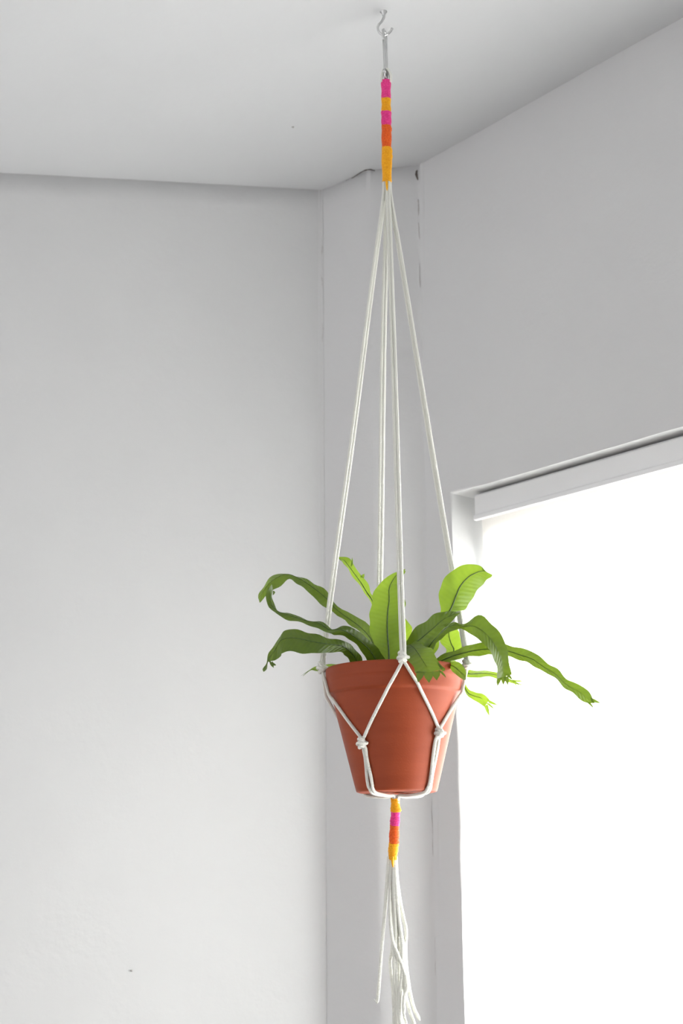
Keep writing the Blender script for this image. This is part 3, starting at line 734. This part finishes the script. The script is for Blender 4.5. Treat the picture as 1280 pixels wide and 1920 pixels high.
# tall broad frond in the middle, facing the camera
frond(c3, [(1050, 930, -1, 1105, 930, -1), (1040, 890, -1, 1112, 890, -1), (1000, 800, -1, 1148, 800, -0.6), (962, 700, -0.8, 1170, 700, -0.2), (945, 600, -0.5, 1180, 600, 0.2), (950, 500, -0.1, 1185, 500, 0.6),
           (966, 410, 0.4, 1190, 430, 1.0), (982, 335, 0.8, 1172, 345, 1.3), (1046, 266, 1.1, 1166, 275, 1.5), (1115, 216, 1.4, 1176, 226, 1.6)],
      M_LEAF_Y, bow=-0.10, seed=5, tip=(1196, 188, 1.6), ribr=0.0014, prongs=((1160, 215, 1180, 235, 1202, 200, 1.6),))
# short bright frond behind it
frond(c3, [(1130, 930, 2, 1170, 930, 2), (1130, 800, 3, 1200, 780, 3), (1140, 680, 3.6, 1245, 665, 3.6), (1150, 590, 4, 1220, 590, 4.2), (1160, 540, 4.2, 1190, 548, 4.4)], M_LEAF_Y, bow=0.1, seed=6, tip=(1172, 515, 4.4))
frond(c3, [(1120, 930, 3, 1160, 930, 3), (1150, 700, 4.4, 1185, 700, 4.8), (1160, 520, 5, 1192, 500, 5.6), (1150, 440, 5, 1190, 440, 5.8)], M_LEAF_D, bow=0.1, seed=16, tip=(1172, 398, 5.4))
# right, bright paddle-shaped frond held up against the window
frond(c4, [(120, 660, 0, 150, 670, 0), (210, 560, -1.6, 250, 580, -1.6), (300, 470, -2.4, 350, 480, -2.2), (368, 385, -3, 440, 378, -2.6), (368, 310, -3.2, 496, 352, -2.4), (374, 250, -3.2, 528, 310, -2.2), (400, 190, -3, 552, 262, -2),
           (452, 138, -2.7, 590, 218, -1.8), (525, 113, -2.4, 618, 192, -1.8), (580, 116, -2.1, 634, 180, -1.8), (606, 146, -2, 642, 173, -1.8)],
      M_LEAF_Y, bow=-0.11, seed=7, tip=(647, 167, -1.9), ribr=0.0014)
# right, dark blade rising from the crown
frond(c4, [(150, 640, -1.5, 215, 650, -1.5), (185, 535, -3, 245, 578, -3.4), (240, 465, -4, 292, 556, -4.6), (300, 420, -4.6, 345, 505, -5.2), (350, 384, -5, 392, 455, -5.4), (400, 373, -5, 428, 415, -5.2), (440, 370, -4.6, 455, 392, -4.6)],
      M_LEAF_D, bow=0.14, seed=8, tip=(470, 376, -4))
# right, arching and falling in front of the window
frond(c4, [(190, 650, -2, 230, 655, -2), (260, 575, -3.5, 310, 588, -3.5), (320, 508, -4.6, 350, 528, -4), (385, 440, -5.4, 405, 478, -4.4), (440, 424, -5.8, 462, 460, -4.8), (488, 438, -6, 492, 462, -5), (568, 403, -5.4, 540, 498, -6.2), (640, 448, -5.4, 598, 545, -6.6), (690, 515, -5.4, 638, 605, -6.6),
           (720, 590, -5.4, 664, 650, -6.4), (735, 660, -5.4, 670, 700, -6.2), (742, 715, -5.4, 672, 735, -6)],
      M_LEAF_D, bow=0.12, seed=9, prongs=((672, 735, 700, 728, 676, 776, -6), (695, 728, 722, 722, 708, 770, -5.8), (712, 725, 736, 718, 733, 772, -5.7), (728, 720, 743, 712, 758, 742, -5.5)))
# drooping over the pot's rim at the front
frond(c4, [(150, 640, -3, 190, 620, -3), (150, 570, -6, 220, 545, -6), (160, 560, -8, 262, 556, -8), (178, 610, -9.6, 308, 582, -9.6), (200, 650, -10.6, 335, 622, -10.6), (226, 680, -11.2, 350, 655, -11.2), (238, 706, -11.6, 374, 690, -11.6)],
      M_LEAF_D, bow=-0.08, seed=10, prongs=((234, 695, 282, 698, 243, 756, -11.7), (270, 698, 326, 696, 303, 758, -11.7), (316, 696, 366, 690, 345, 744, -11.75), (348, 684, 378, 696, 395, 730, -11.7), (344, 645, 374, 694, 391, 680, -11.65)))
# small one at the right of the rim
frond(c4, [(330, 690, -2, 370, 700, -2), (372, 650, -4.5, 402, 672, -5), (440, 642, -6.6, 432, 692, -7.2), (478, 664, -7.4, 462, 726, -8), (498, 690, -7.8, 488, 740, -8.2)], M_LEAF_D, bow=0.1, seed=11, tip=(504, 738, -8))
# long strap reaching right
frond(c4, [(270, 680, -1, 290, 700, -1), (352, 622, -2, 376, 656, -2.2), (460, 578, -2.4, 470, 626, -2.8), (590, 545, -2.6, 600, 606, -3), (720, 555, -2.6, 730, 611, -3), (800, 574, -2.6, 806, 640, -3), (870, 597, -2.6, 858, 656, -3), (940, 648, -2.6, 920, 696, -3), (1000, 690, -2.6, 988, 732, -3),
           (1060, 745, -2.6, 1046, 790, -3), (1140, 785, -2.6, 1108, 832, -3), (1185, 832, -2.6, 1160, 868, -3)], M_LEAF_D, bow=0.13, seed=12, tip=(1205, 868, -2.8),
      prongs=((1180, 835, 1190, 860, 1242, 868, -2.8), (1160, 860, 1185, 868, 1200, 897, -2.9), (1130, 785, 1150, 800, 1186, 820, -2.6), (1185, 850, 1200, 865, 1232, 884, -2.8)))
# at the back, right: pale strap and a hanging one
frond(c4, [(250, 690, 3, 260, 705, 3), (400, 630, 6.4, 405, 660, 6.4), (470, 660, 8.2, 470, 694, 8.4), (520, 690, 8.5, 520, 726, 9), (600, 690, 9, 600, 720, 9.5), (680, 702, 9, 678, 732, 9.6), (755, 738, 9, 750, 756, 9.4)], M_LEAF_Y, bow=0.1, seed=13, tip=(800, 765, 9),
      prongs=((750, 740, 765, 752, 832, 748, 9), (770, 755, 780, 765, 828, 772, 9), (760, 755, 775, 760, 790, 782, 9)))
frond(c4, [(230, 690, 4, 240, 705, 4), (380, 640, 8, 385, 668, 8), (470, 700, 11.4, 465, 740, 11.4), (512, 790, 12, 508, 820, 12), (548, 808, 12, 535, 845, 12.3), (592, 818, 12, 578, 862, 12.3), (630, 852, 12, 605, 888, 12.3)], M_LEAF_Y, bow=0.1, seed=14,
      prongs=((618, 845, 630, 868, 682, 880, 12), (610, 865, 632, 870, 662, 905, 12), (603, 885, 622, 875, 632, 938, 12)))
# pale blade behind the right cords
frond(c4, [(300, 680, 3, 340, 690, 3), (395, 600, 5, 470, 588, 5.4), (372, 545, 5.6, 474, 540, 6), (362, 505, 6, 462, 500, 6.4), (380, 470, 6.2, 448, 468, 6.5)], M_LEAF_Y, bow=0.1, seed=15, tip=(420, 450, 6.4))
# low at the back left, its tip showing past the knot
frond(c3, [(960, 935, 2, 960, 960, 2), (760, 900, 5.5, 760, 935, 5.5), (620, 905, 8, 620, 945, 8), (540, 918, 9.5, 530, 952, 9.8), (492, 936, 10, 488, 948, 10)], M_LEAF_D, bow=0.1, seed=17, tip=(430, 990, 10), prongs=((488, 940, 480, 950, 408, 994, 10),))
# short blades filling the crown
frond(c4, [(170, 680, -1, 200, 690, -1), (200, 600, 1, 240, 600, 1), (205, 520, 2.4, 262, 510, 2.4), (225, 470, 3, 258, 462, 3)], M_LEAF_D, bow=0.1, seed=18, tip=(238, 446, 3))
frond(c4, [(240, 690, 0, 270, 700, 0), (280, 610, 0.5, 320, 620, 0.5), (310, 560, 1, 348, 570, 1), (330, 530, 1.2, 355, 535, 1.4)], M_LEAF_Y, bow=0.1, seed=19, tip=(350, 510, 1.4))
